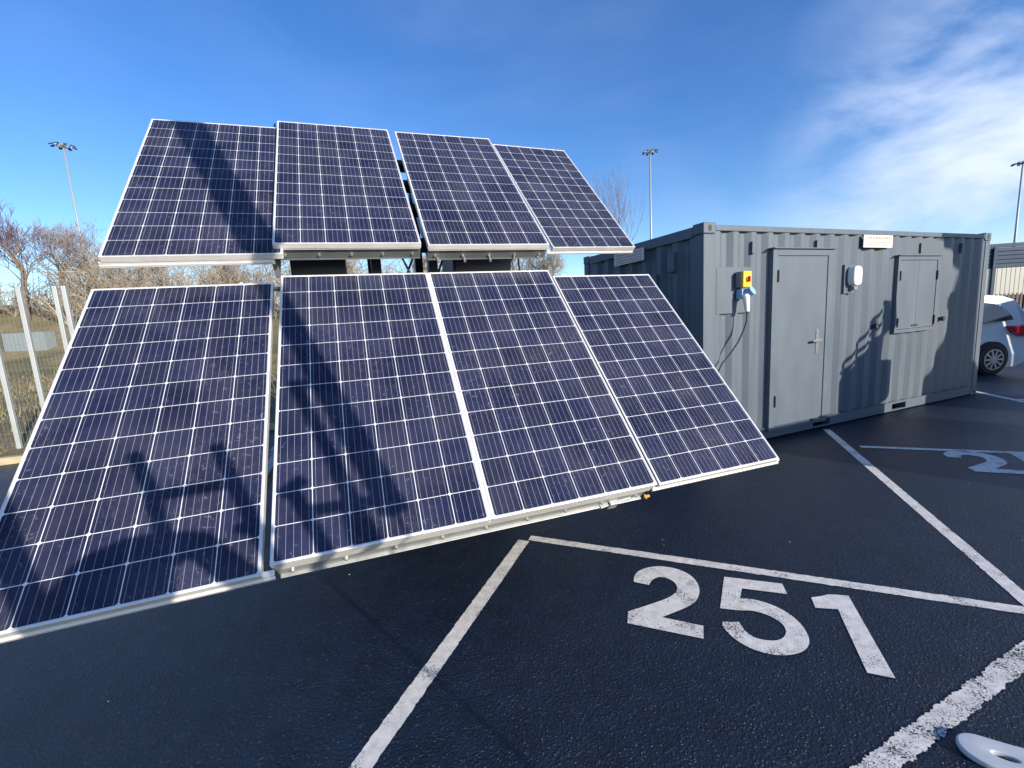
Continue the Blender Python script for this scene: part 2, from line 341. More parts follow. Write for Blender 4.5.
def chaikin(P):
    for _ in range(3):
        Q=[]; n=len(P)
        for i in range(n):
            a,b,c=[Vector(q) for q in (P[i-1],P[i],P[(i+1)%n])]
            d1,d2=(b-a),(c-b); ang=abs(d1.angle_signed(d2)) if d1.length>1e-6 and d2.length>1e-6 else 0
            if ang>R_(48): Q.append(tuple(b))
            else: Q += [tuple(b-d1*.25), tuple(b+d2*.25)]
        P=Q
    return P
def glyph(poly, T=lambda p: p):
    poly = chaikin(poly)
    g = MB(); g.add([(*T(p), .0032) for p in poly], [tuple(range(len(poly)))])
    o = g.build('bay_number', M_line)
    bm = bmesh.new(); bm.from_mesh(o.data); bmesh.ops.triangulate(bm, faces=bm.faces[:]); 
    for f in bm.faces:
        if f.normal.z < 0: f.normal_flip()
    bm.to_mesh(o.data); bm.free(); tag(o, kind='structure')
for P in (two, five, one): glyph(P)
T2 = lambda p: (4.32+(p[0]-.55)*1.12, 3.895+(p[1]-2.142)*1.12)
for P in (two, five, two): glyph(P, T2 if P is not two or True else None)
bpy.data.objects.remove([o for o in C.objects if o.name.startswith('bay_number')][-1])

# ------------------------------------------------------------------ container
K = Vector((2.16411, 4.85278, 0)); KL, KW, KH = 6.0, 2.438, 2.591
ck = empty('site_container', K, .381195, 'dark grey corrugated steel container with a door, shutter and yellow switch, beside the solar trailer', 'container')
CM = Matrix.Translation(K) @ Matrix.Rotation(.381195,4,'Z')      # local: x along long side, -y towards camera, z up
def cpart(g, name, mt, parent=None, bevel=.004, **k): return g.build(name, mt, parent or ck, M=None if k.pop('world',0) else CM, bevel=bevel, **k)
# corrugated walls
def corr(x0, x1, z0, z1, pitch=.278, fl=.072, sl=.068, dep=.040):
    pts=[(x0,0)]; x=x0+.02
    while x+pitch < x1-.01:
        pts += [(x+fl,0),(x+fl+sl,dep),(x+2*fl+sl-.002,dep),(x+2*fl+2*sl-.002,0)]; x+=pitch
    pts.append((x1,0)); return pts
g = MB()
def wall(pts, z0, z1, mapf):
    n=len(pts); g.add([mapf(a,b,z0) for a,b in pts]+[mapf(a,b,z1) for a,b in pts], [(i,i+1,n+i+1,n+i) for i in range(n-1)])
front = corr(.16, KL-.12, 0, 0)
wall(front, .15, 2.535, lambda a,b,z: (a, .014+b, z))
wall(front, .15, 2.535, lambda a,b,z: (a, KW-.014-b, z))
g.box(.10, KL-.1, .10, KW-.1, .12, .15)
cpart(g, 'side_wall', M_paint, bevel=0)
g = MB(); endp = corr(.12, KW-.12, 0, 0, .278)
wall(endp, .15, 2.50, lambda a,b,z: (.02+b, a, z)); wall(endp, .15, 2.50, lambda a,b,z: (KL-.02-b, a, z))
cpart(g, 'end_wall', M_paint, bevel=0)
g = MB(); g.box(.06, KL-.06, .06, KW-.06, 2.55, 2.575); cpart(g, 'roof', M_paint, bevel=0)
g = MB()   # frame: posts, rails
for x0,x1 in ((0,.165),(KL-.13,KL)):
    for y0,y1 in ((0,.13),(KW-.13,KW)): g.box(x0,x1,y0,y1,.12,2.475)
cpart(g, 'corner_post', M_paint, bevel=.012)
g = MB()
for y0,y1 in ((.003,.065),(KW-.065,KW-.003)): g.box(.178,KL-.162,y0,y1,2.51,2.572)
for x0,x1 in ((.003,.08),(KL-.08,KL-.003)): g.box(x0,x1,.162,KW-.162,2.46,2.575)
cpart(g, 'top_rail', M_paint, bevel=.006)
g = MB()   # bottom rails with fork pockets
segs=[(.178,1.93),(2.27,3.67),(4.01,KL-.162)]
for y0,y1 in ((.006,.05),(KW-.05,KW-.006)):
    for a,b in segs: g.box(a,b,y0,y1,.018,.148)
    for a,b in ((1.93,2.27),(3.67,4.01)): g.box(a,b,y0,y1,.122,.148); g.box(a,b,y0,y1,.018,.036)
g.box(.178,KL-.162,-.006,.02,.150,.158)
for x0,x1 in ((.006,.05),(KL-.05,KL-.006)): g.box(x0,x1,.162,KW-.162,.018,.148)
for a,b in ((1.93,2.27),(3.67,4.01)):
    g.box(a-.01,a,.052,.6,.03,.13); g.box(b,b+.01,.052,.6,.03,.13); g.box(a,b,.052,.6,.128,.133)
cpart(g, 'bottom_rails', M_paint, bevel=.004)
cast = MB(); hole = MB()
for x in (-.004, KL-.174):
    for y in (-.004, KW-.158):
        for z in (0, KH-.114):
            ca = MB(); ca.box(x, x+.178, y, y+.162, z, z+.118); c = cpart(ca, 'corner_casting', M_paint, bevel=.01)
            hx = x+.089; pts=[(hx+.026*math.cos(a), .036*math.sin(a)) for a in [i*math.pi/8 for i in range(16)]]
            h = MB(); yy = y-.0015 if y<1 else y+.1635
            h.add([(px, yy, z+.058+pz) for px,pz in pts], [tuple(range(16))]); cpart(h, 'slot', M_black, c, bevel=0)
# door
g = MB()
DX0,DX1,DZ0,DZ1 = 1.025,2.115,.112,2.312
for a,b,c_,d_ in ((DX0,DX0+.085,DZ0,DZ1),(DX1-.10,DX1,DZ0,DZ1)): g.box(a,b,-.045,.05,c_,d_)
g.box(DX0+.085,DX1-.10,-.045,.05,DZ1-.075,DZ1); g.box(DX0+.085,DX1-.10,-.045,.05,DZ0,DZ0+.055)
dfr = cpart(g,'door_frame',M_door)
g = MB(); g.box(DX0-.02,DX1+.02,-.075,.03,DZ1+.002,DZ1+.016); cpart(g,'drip_strip',M_door,dfr,bevel=.002)
g = MB(); g.box(DX0+.089,DX1-.104,-.036,.03,DZ0+.059,DZ1-.079); door = cpart(g,'door',M_door,bevel=.004)
g = MB(); g.box(DX0+.0855,DX1-.1005,-.020,.02,DZ0+.0555,DZ1-.0755); cpart(g,'seal',M_seal,dfr,bevel=0)
for z in (1.93,.42):
    g = MB(); g.cyl((DX0+.086,-.052,z),(DX0+.086,-.052,z+.14),.011,10); cpart(g,'hinge',M_black,door,bevel=0)
g = MB(); g.box(1.84,1.89,-.046,-.034,1.02,1.33); g.cyl((1.865,-.046,1.19),(1.865,-.085,1.19),.012,10); g.box(1.72,1.88,-.10,-.082,1.176,1.204); g.box(1.855,1.935,-.06,-.046,1.175,1.205)
cpart(g,'handle',M_steel,door,bevel=.003)
g = MB(); g.box(1.80,1.90,-.07,-.006,.150,.178); cpart(g,'door_stop',M_seal,door,bevel=.003)
# shutter
g = MB(); HX0,HX1,HZ0,HZ1=3.525,4.545,1.165,2.235
for a,b,c_,d_ in ((HX0,HX0+.05,HZ0,HZ1),(HX1-.05,HX1,HZ0,HZ1),(HX0+.05,HX1-.05,HZ1-.055,HZ1),(HX0+.05,HX1-.05,HZ0,HZ0+.05)): g.box(a,b,-.030,.05,c_,d_)
hf = cpart(g,'shutter_frame',M_door)
g = MB(); g.box(HX0-.02,HX1+.02,-.055,.03,HZ1+.002,HZ1+.014); cpart(g,'drip_strip',M_door,hf,bevel=.002)
xm=(HX0+HX1)/2
for a,b,hx in ((HX0+.054,xm-.002,HX0+.052),(xm+.002,HX1-.054,HX1-.052)):
    g = MB(); g.box(a,b,-.022,.02,HZ0+.054,HZ1-.059); s=cpart(g,'shutter_leaf',M_door,bevel=.003)
    for z in (1.98,1.33):
        h = MB(); h.cyl((hx,-.036,z-.08),(hx,-.036,z+.05),.011,8); cpart(h,'hinge',M_black,s,bevel=0)
    h = MB(); h.box((a+b)/2-.02+(.16 if a<4 else -.22),(a+b)/2+.04+(.16 if a<4 else -.22),-.035,-.022,1.25,1.27); cpart(h,'latch',M_black,s,bevel=0)
# vents
for x,z in ((.745,2.33),(1.86,2.36),(4.10,2.35),(5.18,2.36)):
    g = MB(); g.box(x-.022,x+.022,-.012,.02,z-.07,z+.07); cpart(g,'vent_cover',M_paint,bevel=.006)
for x,z in ((3.17,1.295),(4.83,1.31)):
    g = MB(); g.cyl((x,.03,z),(x,-.012,z),.035,14); cpart(g,'pipe_port',M_seal,bevel=0)
# flood lamp
g = MB(); g.box(2.40,2.62,-.008,.02,1.76,2.13); lp = cpart(g,'lamp_bracket',M_paint,bevel=.003)
body = MB()
pts=[]
for i in range(24):
    a=2*math.pi*i/24; ca,sa=math.cos(a),math.sin(a); pts.append((.085*abs(ca)**.6*(1 if ca>0 else -1), .125*abs(sa)**.6*(1 if sa>0 else -1)))
Mz = Matrix.Translation((2.53,-.008,1.98)) @ Matrix.Rotation(R_(90),4,'X')
body.prism(pts,0,.095,Mz); cpart(body,'bulkhead_lamp',M_white,bevel=.02,seg=3)
g = MB(); g.box(2.50,2.575,-.075,-.008,1.80,1.845); cpart(g,'lamp_sensor',M_grey,bevel=.008)
# isolator and socket
g = MB(); g.box(.20,.79,.0100,.0139,1.60,2.12); cpart(g,'mounting_plate',M_paint,bevel=.002)
g = MB(); g.box(.475,.605,-.066,.0,1.885,2.06); sw = cpart(g,'isolator_box',M_grey,bevel=.006)
g = MB(); g.box(.475,.605,-.108,-.067,1.885,2.06); cpart(g,'cover',M_yellow,sw,bevel=.006)
g = MB(); g.cyl((.545,-.108,1.972),(.545,-.120,1.972),.032,18); g.box(.538,.552,-.142,-.120,1.942,2.002); cpart(g,'rotary_switch',M_red,sw,bevel=.003)
g = MB(); g.box(.485,.575,-.085,0,1.755,1.862); so_ = cpart(g,'socket',M_blue,bevel=.012)
g = MB(); g.cyl((.555,-.06,1.80),(.575,-.135,1.84),.047,18); g.cyl((.575,-.135,1.84),(.578,-.147,1.847),.053,18); cpart(g,'socket_cap',M_blue,so_,bevel=.003)
g = MB(); g.tube([(.53,-.09,1.80),(.53,-.105,1.74),(.53,-.118,1.61)],[.042,.036,.024],14); cpart(g,'plug',M_white,so_,bevel=.002)
g = MB(); cp=[(.53,-.118,1.61),(.525,-.115,1.50),(.50,-.10,1.40),(.44,-.08,1.27),(.34,-.06,1.14),(.24,-.05,1.05),(.14,-.05,.90),(.0,-.10,.6),(-.3,-.12,.2),(-.8,-.05,.02),(-2.2,.1,.012)]
g.tube(cp,.0085,8); cpart(g,'cable',M_black,bevel=0,smooth=True)
# signs on both walls
g = MB(); g.box(2.71,3.34,-.035,-.029,2.343,2.503); sg = cpart(g,'name_board',M_sign,bevel=.001)
g = MB(); random.seed(3)
for z,h in ((2.455,.022),(2.405,.012),(2.375,.010)):
    x=2.79
    while x<3.25:
        wd=random.uniform(.02,.07); g.box(x,min(x+wd,3.27),-.0362,-.0352,z,z+h); x+=wd+.016
cpart(g,'faded_lettering',M_signred,sg,bevel=0)
g = MB(); g.box(-.035,-.029,.94,1.58,2.335,2.495); sg2 = cpart(g,'name_board',M_sign,bevel=.001)
g = MB()
for z,h in ((2.455,.018),(2.42,.012),(2.385,.012),(2.355,.010)):
    y=.99
    while y<1.52:
        wd=random.uniform(.02,.07); g.box(-.0362,-.0352,y,min(y+wd,1.53),z,z+h); y+=wd+.014
cpart(g,'faded_lettering',M_signred,sg2,bevel=0)
# end wall features
g = MB(); g.box(-.03,.03,.42,.53,2.12,2.35); cpart(g,'vent_cover',M_paint,bevel=.01)
g = MB()
g.box(-.02,.04,.74,.80,.2,2.13); g.box(-.02,.04,1.62,1.68,.2,2.13); g.box(-.02,.04,.80,1.62,2.07,2.13)
cpart(g,'end_door_frame',M_paint); g = MB(); g.box(-.008,.03,.804,1.616,.2,2.066); cpart(g,'end_door',M_paint)

# ------------------------------------------------------------------ solar trailer
st = empty('solar_trailer', Vector((-.6,4.3,0)), .33, 'trailer with two tilted rows of four dark blue solar panels', 'solar array')
def basis(yaw,t,ro):
    d=Vector((math.cos(yaw),math.sin(yaw),0)); b=Vector((-d.y,d.x,0)); dn=-b*math.cos(t)-Vector((0,0,1))*math.sin(t)
    c,s=math.cos(ro),math.sin(ro); return (c*d+s*dn), (-s*d+c*dn)
def pm(x,y,z,yaw,t,ro,u=0):
    a,dn=basis(yaw,t,ro); up=-dn; n=a.cross(up); o=Vector((x,y,z))+a*u
    return Matrix(((a.x,up.x,n.x,o.x),(a.y,up.y,n.y,o.y),(a.z,up.z,n.z,o.z),(0,0,0,1)))
UN = dict(L23=(-1.5344,3.0552,2.0624,.3265,.7816,-.0011), L1=(-2.5218,2.7164,2.0064,.3176,.7685,-.0173), L4=(.3982,3.7965,2.0232,.3470,.7911,.0052),
 U1=(-2.9277,4.0006,3.5429,.3357,.7672,-.0234), U2=(-2.0289,4.3473,3.6241,.3358,.7648,-.0088), U3=(-1.0302,4.6921,3.6153,.3238,.7653,-.0094), U4=(-.0648,5.5703,3.7763,.3852,.8225,-.0237))
FR=.0115
gm = MB(); gm.box(.006,PW-.006,-PH+.006,-.006,-.012,-.0025)
fm = MB(); D=.042
fm.box(0,PW,-FR,0,-D,0); fm.box(0,PW,-PH,-PH+FR,-D,0); fm.box(0,FR,-PH+FR,-FR,-D,0); fm.box(PW-FR,PW,-PH+FR,-FR,-D,0)
first = {}
def panel(M):
    if not first:
        o = gm.build('solar_panel', M_cell); f = fm.build('frame', M_alu, bevel=.002)
        first['o']=o; first['f']=f
    else:
        o = first['o'].copy(); f = first['f'].copy(); C.objects.link(o); C.objects.link(f)
    o.matrix_basis = M; o.parent = st; o.matrix_parent_inverse = world_of(st).inverted()
    f.parent = o; f.matrix_parent_inverse = Matrix.Identity(4); f.matrix_basis = Matrix.Identity(4)
    return o
MM = {k: pm(*v) for k,v in UN.items()}
MM['L2']=MM['L23']; MM['L3']=pm(*UN['L23'], u=PW+.012)
for k in ('U1','U2','U3','U4','L1','L2','L3','L4'): panel(MM[k])
def spart(g, name, mt, M, bevel=.003, parent=None): return g.build(name, mt, parent or st, M=M, bevel=bevel)
# deep fascia channels under the fixed panels
M_fasc_shade = mat('fascia_shaded', (.13,.14,.145), .5, .3, var=.1, vscale=8)  # darker fascia copy: shade under the upper panels put into the colour
def fascia(M, W, x0=0., deep=.21, ex=0, mt_=None, rl=-.105):
    mt_ = mt_ or M_galv
    g = MB(); g.box(x0+.004,W-.004,-PH+.004,-PH+.05,rl,-.0435); a = spart(g,'support_rail',M_alu,M)
    g = MB(); g.box(x0-ex,W+ex,-PH+.022,-PH+.028,-deep,rl-.002); g.box(x0-ex,W+ex,-PH+.029,-PH+.09,rl-.0045,rl-.0005); g.box(x0-ex,W+ex,-PH+.006,-PH+.028,-deep-.005,-deep-.001)
    f = spart(g,'fascia_channel',mt_,M)
    g = MB(); n=int(W/.24)
    for i in range(n+1):
        x=x0+.06+i*(W-.12-x0)/n; g.cyl((x,-PH+.024,rl*.4-deep*.6),(x,-PH+.008,rl*.4-deep*.6),.009,8); 
    spart(g,'bolt',M_bolt,M,0)
fascia(MM['L23'], 2*PW+.012, deep=.215, rl=-.095)
fascia(MM['U2'], PW, deep=.135, mt_=M_fasc_shade, rl=-.056); fascia(MM['U3'], PW, deep=.135, mt_=M_fasc_shade, rl=-.056)
g = MB(); g.box(-.035,-.004,-PH+.02,-PH+.5,-.30,-.06); spart(g,'side_plate',M_galv,MM['U2'])
g = MB(); g.prism([(-.01,-PH+.03),(-.002,-PH+.03),(-.002,-PH+.5),(-.01,-PH+.5)],-.3,-.05); spart(g,'side_plate',M_galv,MM['L23'])
g = MB(); g.box(PW+.0008,PW+.0112,-PH+.001,-.001,-.03,-.0012); spart(g,'cover_strip',M_alu,MM['L23'],.001)
# slide-out panels: thin double rails beneath
for k,(a,b) in dict(L1=(-.02,PW+.04),L4=(-.02,PW+.045),U1=(-.02,PW-.06),U4=(-.05,PW-.0)).items():
    g = MB(); g.box(a,b,-PH+.004,-PH+.03,-.058,-.044); g.box(a,b,-PH-.006,-PH+.008,-.080,-.060)
    spart(g,'slide_rail',M_alu,MM[k])
    g = MB(); g.box(a,b,-.01,.012,-.07,-.046); spart(g,'slide_rail',M_galv,MM[k])
    g = MB(); g.box(a+.1,b-.1,-PH*.35,-PH*.35+.05,-.10,-.046); g.box(a+.1,b-.1,-PH*.72,-PH*.72+.05,-.10,-.046); spart(g,'cross_rail',M_galv,MM[k])
# dark steel frame behind the fixed panels
g = MB()
for f_ in (.11,.46,.80): g.box(-.03,2*PW+.04,-PH*f_-.09,-PH*f_,-.29,-.21)
spart(g,'purlin',M_navy,MM['L23'])
g = MB()
for f_ in (.09,.30,.52,.80): g.box(-.02,PW*2+.0,-PH*f_-.085,-PH*f_,-.30,-.21)
spart(g,'purlin',M_navy,MM['U2'])
TD=Vector((math.cos(.33),math.sin(.33),0)); TB=Vector((-TD.y,TD.x,0)); T0=Vector((-1.53,3.04,0))
TM = Matrix.Translation(T0) @ Matrix.Rotation(.33,4,'Z')     # local x along array, y away
for x in (.10,.66,1.14,1.82):
    g = MB(); g.box(x-.04,x+.04,.55,.65,.45,2.35); g.bar((x,.62,2.3),(x,1.45,3.2),.08); g.bar((x,.55,1.0),(x,.12,1.80),.06); g.bar((x,1.45,.45),(x,1.45,3.25),.08)
    spart(g,'upright',M_navy,TM)
g = MB(); g.box(.02,.42,.40,.95,1.7,2.42); spart(g,'control_cabinet',M_navy,TM,.01)
g = MB(); g.box(1.30,1.86,.45,1.0,1.6,2.44); spart(g,'battery_cabinet',M_navy,TM,.02)
g = MB(); g.box(-.2,2.3,.02,.14,.42,.52); g.box(-.5,2.6,1.4,1.6,.42,.52)
for x in (-.45,.5,1.5,2.5): g.box(x,x+.08,0,1.4,.42,.52)
g.bar((2.6,.65,.47),(3.2,.65,.47),.09)
spart(g,'chassis',M_galv,TM,.006)
g = MB(); g.box(.2,1.9,.1,1.3,.525,1.35); spart(g,'equipment_box',M_navy,TM,.02)
for x in (.75,1.45):
    for y in (.55,1.72):
        g = MB(); g.cyl((x,y-.09,.32),(x,y+.09,.32),.32,28); wq = spart(g,'wheel',M_black,TM,.03)
        g = MB(); g.cyl((x,y-.096,.32),(x,y+.096,.32),.17,20); spart(g,'rim',M_galv,TM,.01,parent=wq)
for x in (-.1,1.9):
    for y in (.3,1.5):
        g = MB(); g.box(x,x+.07,y-.035,y+.035,.02,.70); g.box(x-.06,x+.13,y-.09,y+.09,.0,.02); spart(g,'stabiliser',M_galv,TM,.003)
for k,(x,y) in (('L23',(.0,-PH-.0)),('L4',(-.015,-PH-.01))):
    g = MB(); g.box(x-.045,x-.005,y-.012,y+.004,-.125,-.112); g.cyl((x-.035,y-.02,-.118),(x-.035,y+.012,-.118),.006,8); spart(g,'latch',M_orange,MM[k],.003)
# lower right underside arm
g = MB(); g.bar((PW*1.72,-PH+.03,-.22),(PW*1.95,-PH+.05,-.20),.06,.02); g.box(PW*1.78,PW*1.84,-PH+.0,-PH+.05,-.26,-.19); spart(g,'release_lever',M_galv,MM['L23'])
# cables hanging in the gap
g = MB()
for x,s_ in ((.86,.05),(.93,-.05),(1.12,.04)):
    g.tube([(x,.35,2.38),(x+s_,.30,2.30),(x+s_*1.6,.30,2.22),(x+s_*.5,.32,2.10),(x,.4,1.95)],.009,8)
pts=[(1.02+i*.1,.42,2.335+.018*math.sin(i*1.9)) for i in range(9)]+[(1.90,.45,2.25),(1.93,.5,2.1),(1.9,.5,1.9)]
g.tube(pts,.009,8)
spart(g,'wire',M_black,TM,0)
g = MB()
for i in range(5):
    x=.08+i*.21; g.cyl((x,-PH+.02,-.13),(x,-PH-.03,-.13),.010,8)
spart(g,'cable_clip',M_bolt,MM['U3'],0)
g = MB()
for k,x in (('U2',.1),('U2',-.03),('U3',.9)):
    g.cyl(MM[k]@Vector((x,-.01,-.05)),MM[k]@Vector((x,.045,-.05)),.009,8)
g.build('top_pin', M_navy, st)

# ------------------------------------------------------------------ fence
fn = empty('mesh_fence', vp(0,.55), .381195, 'pale galvanised mesh security fence with tall posts along the grass verge', 'fence')
FM = Matrix.Translation(vp(0,.55)) @ Matrix.Rotation(.381195,4,'Z')
FH=2.63; POSTS=(-7.6,-5.1,-2.6,-.09,.30,.73,.84,3.3,5.8,8.3,10.8)
def upost(x): return x
for x in POSTS:
    g = MB(); g.box(x-.028,x+.028,-.03,.03,0,FH); g.build('post',M_fence,fn,M=FM,bevel=.004)
g = MB(); x=-12.
while x<12.: g.box(x,x+.0035,.034,.0375,.12,FH-.05); x+=.05
z=.15
while z<FH-.05: g.box(-12,12,.0380,.0415,z,z+.0035); z+=.20
g.build('mesh_panels',M_wire,fn,M=FM)
g = MB(); g.bar((.9,0,1.6),(1.25,-.35,.1),.05); g.build('brace',M_fence,fn,M=FM)

# ------------------------------------------------------------------ trees
def branch(g, tw, p, d, ln, r, depth, rnd, twr):
    n=3; pts=[p]; rs=[r]
    for i in range(n):
        d=(d+Vector((rnd.uniform(-1,1),rnd.uniform(-1,1),rnd.uniform(-.5,.9)))*.16).normalized(); p=p+d*ln/n; pts.append(p); rs.append(r*(1-.45*(i+1)/n))
    (g if depth>=3 else tw).tube(pts, rs, 6 if depth>=3 else (4 if depth>1 else 3), cap=False)
    if depth==0: return
    k = 3 if depth>1 else 4
    for i in range(k):
        a=Vector((rnd.uniform(-1,1),rnd.uniform(-1,1),rnd.uniform(-.1,1))).normalized()
        nd=(d*.75+a*.75).normalized(); q=pts[rnd.choice((1,2,3))] if i else pts[-1]
        branch(g, tw, q, nd, ln*rnd.uniform(.62,.8), max(r*.52,twr), depth-1, rnd, twr)
def bare_tree(loc, h, seed, label, mt=M_twig, twr=.012, depth=5, group='bare trees beyond the fence', name='bare_tree', lean=(0,0)):
    rnd = random.Random(seed); g=MB(); tw=MB(); root=empty(name, loc, 0, label, 'tree', group)
    top=Vector((lean[0],lean[1],h*.26)); g.tube([(0,0,-.3),top*.5,top],[h*.022,h*.018,h*.016],8)
    for i in range(4):
        a=Vector((rnd.uniform(-.6,.6),rnd.uniform(-.6,.6),1)).normalized(); branch(g,tw,top*(.6+.13*i+.01),a,h*.27,h*.012,depth-1,rnd,twr)
    Tm=Matrix.Translation(loc); g.build('trunk',M_bark,root,M=Tm,smooth=True); tw.build('crown',mt,root,M=Tm); return root
def at(px,py,Y,z=None):
    d = CW + CR*((px-512)/433.571) + CU*((384-py)/433.571); return Vector((0,0,CAMZ)) + d*(Y/d.y)
def gz(v):   # height of bank at world xy
    q = v - Vector((-7.62,6.30,0)); u,vv = q.dot(VD), q.dot(VB)
    return bank(u,vv)-.1 if vv>0 and u<24 else 0
spec = [ (4,207,24,11,'purple-twigged bare tree at the left edge behind the mesh fence',M_twigp,.010),
 (46,212,26,12,'bare brown tree rising between the two left fence posts',M_twig,.008),
 (80,222,29,13,'bare tree at the foot of the left lighting mast',M_twig,.008),
 (-40,215,23,14,'bare tree mostly cut off by the left edge of the picture',M_twigp,.010),
 (112,236,30,15,'low bare tree seen in the gap below the far left upper panel',M_twig,.009),
 (160,250,30,16,'ochre bush-like tree seen between the left upper and lower panels',M_scrub,.012),
 (225,252,32,21,'bare tree seen below the left upper panel near the side plate',M_twig,.010),
 (345,250,34,17,'bare tree seen under the second upper panel behind the dark uprights',M_scrub,.012),
 (425,248,36,18,'bare tree seen under the third upper panel beside the hanging cables',M_scrub,.012),
 (545,245,36,19,'ochre bare tree seen between the array and the dark container end',M_scrub,.012),
 (610,182,30,20,'slender bare birch poking above the container beside the upper right panel',M_twigp,.009)]
for px,py,Y,sd,lb,mt,tr in spec:
    q = at(px,py,Y); zt=q.z; q.z = gz(q); h=(zt-q.z)*(1.2 if sd==20 else 1.0)
    t_ = bare_tree(q, h, sd, lb, mt, tr, depth=6, name='birch_tree' if sd==20 else 'bare_tree')
    if sd==20: t_.scale = (.34,.34,1)
# scrub along the bank
sc = MB(); rnd = random.Random(77)
def wand(p, d, ln, r, dp):
    pts=[p]
    for i in range(3):
        d=(d+Vector((rnd.uniform(-1,1),rnd.uniform(-1,1),rnd.uniform(-.4,.6)))*.22).normalized(); p=p+d*ln/3; pts.append(p)
    sc.tube(pts,[r,r*.8,r*.6,r*.35],3,cap=False)
    if dp:
        for i in range(4):
            q=pts[1+i%3]; a=Vector((rnd.uniform(-1,1),rnd.uniform(-1,1),rnd.uniform(-.3,.9))).normalized(); wand(q,(d*.5+a).normalized(),ln*rnd.uniform(.45,.7),r*.55,dp-1)
for i in range(430):
    u=rnd.uniform(-30,23); v=rnd.uniform(21,31); b0=vp(u,v,(bank(u,v) if u<24 else 0)-.1)
    hh=rnd.choice((.7,1.0,1.4,1.9)) if u<-10 else rnd.choice((1.6,2.4,3.2,3.8,4.3))
    for k in range(4):
        wand(b0,Vector((rnd.uniform(-.5,.5),rnd.uniform(-.5,.5),1)).normalized(),hh*rnd.uniform(.7,1)*.75,.022+.006*hh,2)
tag(sc.build('scrub', M_scrub), 'tangled ochre winter scrub on the bank behind the fence', 'scrub', kind='stuff')
# grass tufts on the bank
gt = MB()
for i in range(9000):
    u=rnd.uniform(-16,8); v=rnd.uniform(.05,15); b0=vp(u,v,bank(u,v)-.02); hh=rnd.uniform(.08,.3)*(1 if v>2 else .5)
    a=rnd.uniform(0,6.28); wv=Vector((math.cos(a),math.sin(a),0))*rnd.uniform(.008,.02); tip=b0+Vector((rnd.uniform(-.12,.12),rnd.uniform(-.12,.12),hh))
    gt.add([b0-wv,b0+wv,tip],[(0,1,2)])
tag(gt.build('grass', mat('grass_blades',(.26,.21,.10),.9,var=.4,vscale=2)), 'dry tan and green grass on the verge behind the kerb', 'grass', kind='stuff')
# grey cabinet behind fence
q = at(29,342,21.1)
cb = empty('utility_cabinet', at(50,350,15)*Vector((1,1,0)) if False else Vector((q.x,q.y,q.z-.5)), .3, 'low pale grey utility cabinet on the grass behind the mesh fence', 'cabinet')
g = MB(); g.box(-.85,.95,-.3,.3,.05,.95); g.build('housing',M_cab,cb,M=Matrix.Translation(cb.location)@Matrix.Rotation(.1,4,'Z'),bevel=.02)
g = MB(); g.box(-.95,.95,-.25,.25,-.5,.0); g.build('plinth',M_cab,cb,M=Matrix.Translation(cb.location)@Matrix.Rotation(.1,4,'Z'))

# ------------------------------------------------------------------ lighting masts
def mast(px, py, Y, label, r0, sway=0):
    top = at(px,py,Y); root = empty('lighting_mast', Vector((top.x,top.y,0)), sway, label, 'lighting mast', 'tall lighting masts around the site')
    Tm = Matrix.Translation((top.x,top.y,0)) @ Matrix.Rotation(sway,4,'Z'); H=top.z
    g = MB(); g.tube([(0,0,0),(0,0,H*.5),(0,0,H+.3)],[r0,r0*.75,r0*.5],12); g.build('pole',M_pole,root,M=Tm,smooth=True)
    g = MB()
    for k in range(8):
        a=k*math.pi/4; g.bar((0,0,H),(.85*math.cos(a),.85*math.sin(a),H+.05),.07)
    g.tube([(.55*math.cos(i*math.pi/6),.55*math.sin(i*math.pi/6),H) for i in range(13)],.05,6); g.build('head_frame',M_pole,root,M=Tm)
    for k in range(8):
        a=k*math.pi/4; g=MB(); Lm=Matrix.Translation((.95*math.cos(a),.95*math.sin(a),H+.02))@Matrix.Rotation(a,4,'Z')@Matrix.Rotation(.35,4,'Y'); g.box(-.22,.22,-.15,.15,-.05,.05,Lm); g.build('floodlight',M_lamp,root,M=Tm,bevel=.03)
mast(63,146,52,'tall mast with a ring of floodlights above the bare trees at the far left',.16,.2)
mast(650,152,66,'distant mast with a ring of floodlights standing above the dark container end',.20,.1)
mast(1023,163,62,'mast with a ring of floodlights at the right edge of the picture',.18,.3)

# ------------------------------------------------------------------ right background buildings
def rib_box(g, x0,x1,y,z0,z1,pitch,dep,horizontal=False):
    pass
p0 = at(993,300,24); bl = empty('clad_building', Vector((p0.x,p0.y,0)), -.10, 'building with blue-grey upper cladding and cream ribbed panels behind the white car', 'building')
BM = Matrix.Translation((p0.x,p0.y,0))@Matrix.Rotation(-.10,4,'Z')
g = MB(); g.box(-6,14,.1,8,0,4.0); g.build('core',M_bluecl,bl,M=BM)
g = MB(); z=2.95
while z<4.05: g.box(-6,14.0,.0,.098,z,z+.20); z+=.215
g.build('upper_cladding',M_bluecl,bl,M=BM,bevel=.02)
g = MB(); x=-6
while x<14: g.box(x,x+.16,-.012,.095,1.45,2.93); g.box(x+.16,x+.22,.0,.095,1.45,2.93); x+=.225
g.build('lower_cladding',M_cream,bl,M=BM)
g = MB()
for x in (-5.9,.0-.25,1.75,3.9,8): g.box(x,x+.16,-.10,.0,0,4.05)
g.build('column',M_bluecl,bl,M=BM)
g = MB(); x=-6
while x<14: g.box(x,x+.09,-1.0,-.96,0,1.55); x+=.2
g.box(-6,14,-.95,-.90,.3,.38); g.box(-6,14,-.95,-.90,1.2,1.28)
fo = g.build('timber_fence',mat('brown_timber',(.16,.10,.08),.8,var=.2),M=BM); tag(fo,'low brown slatted fence in front of the cream cladding behind the car','fence')

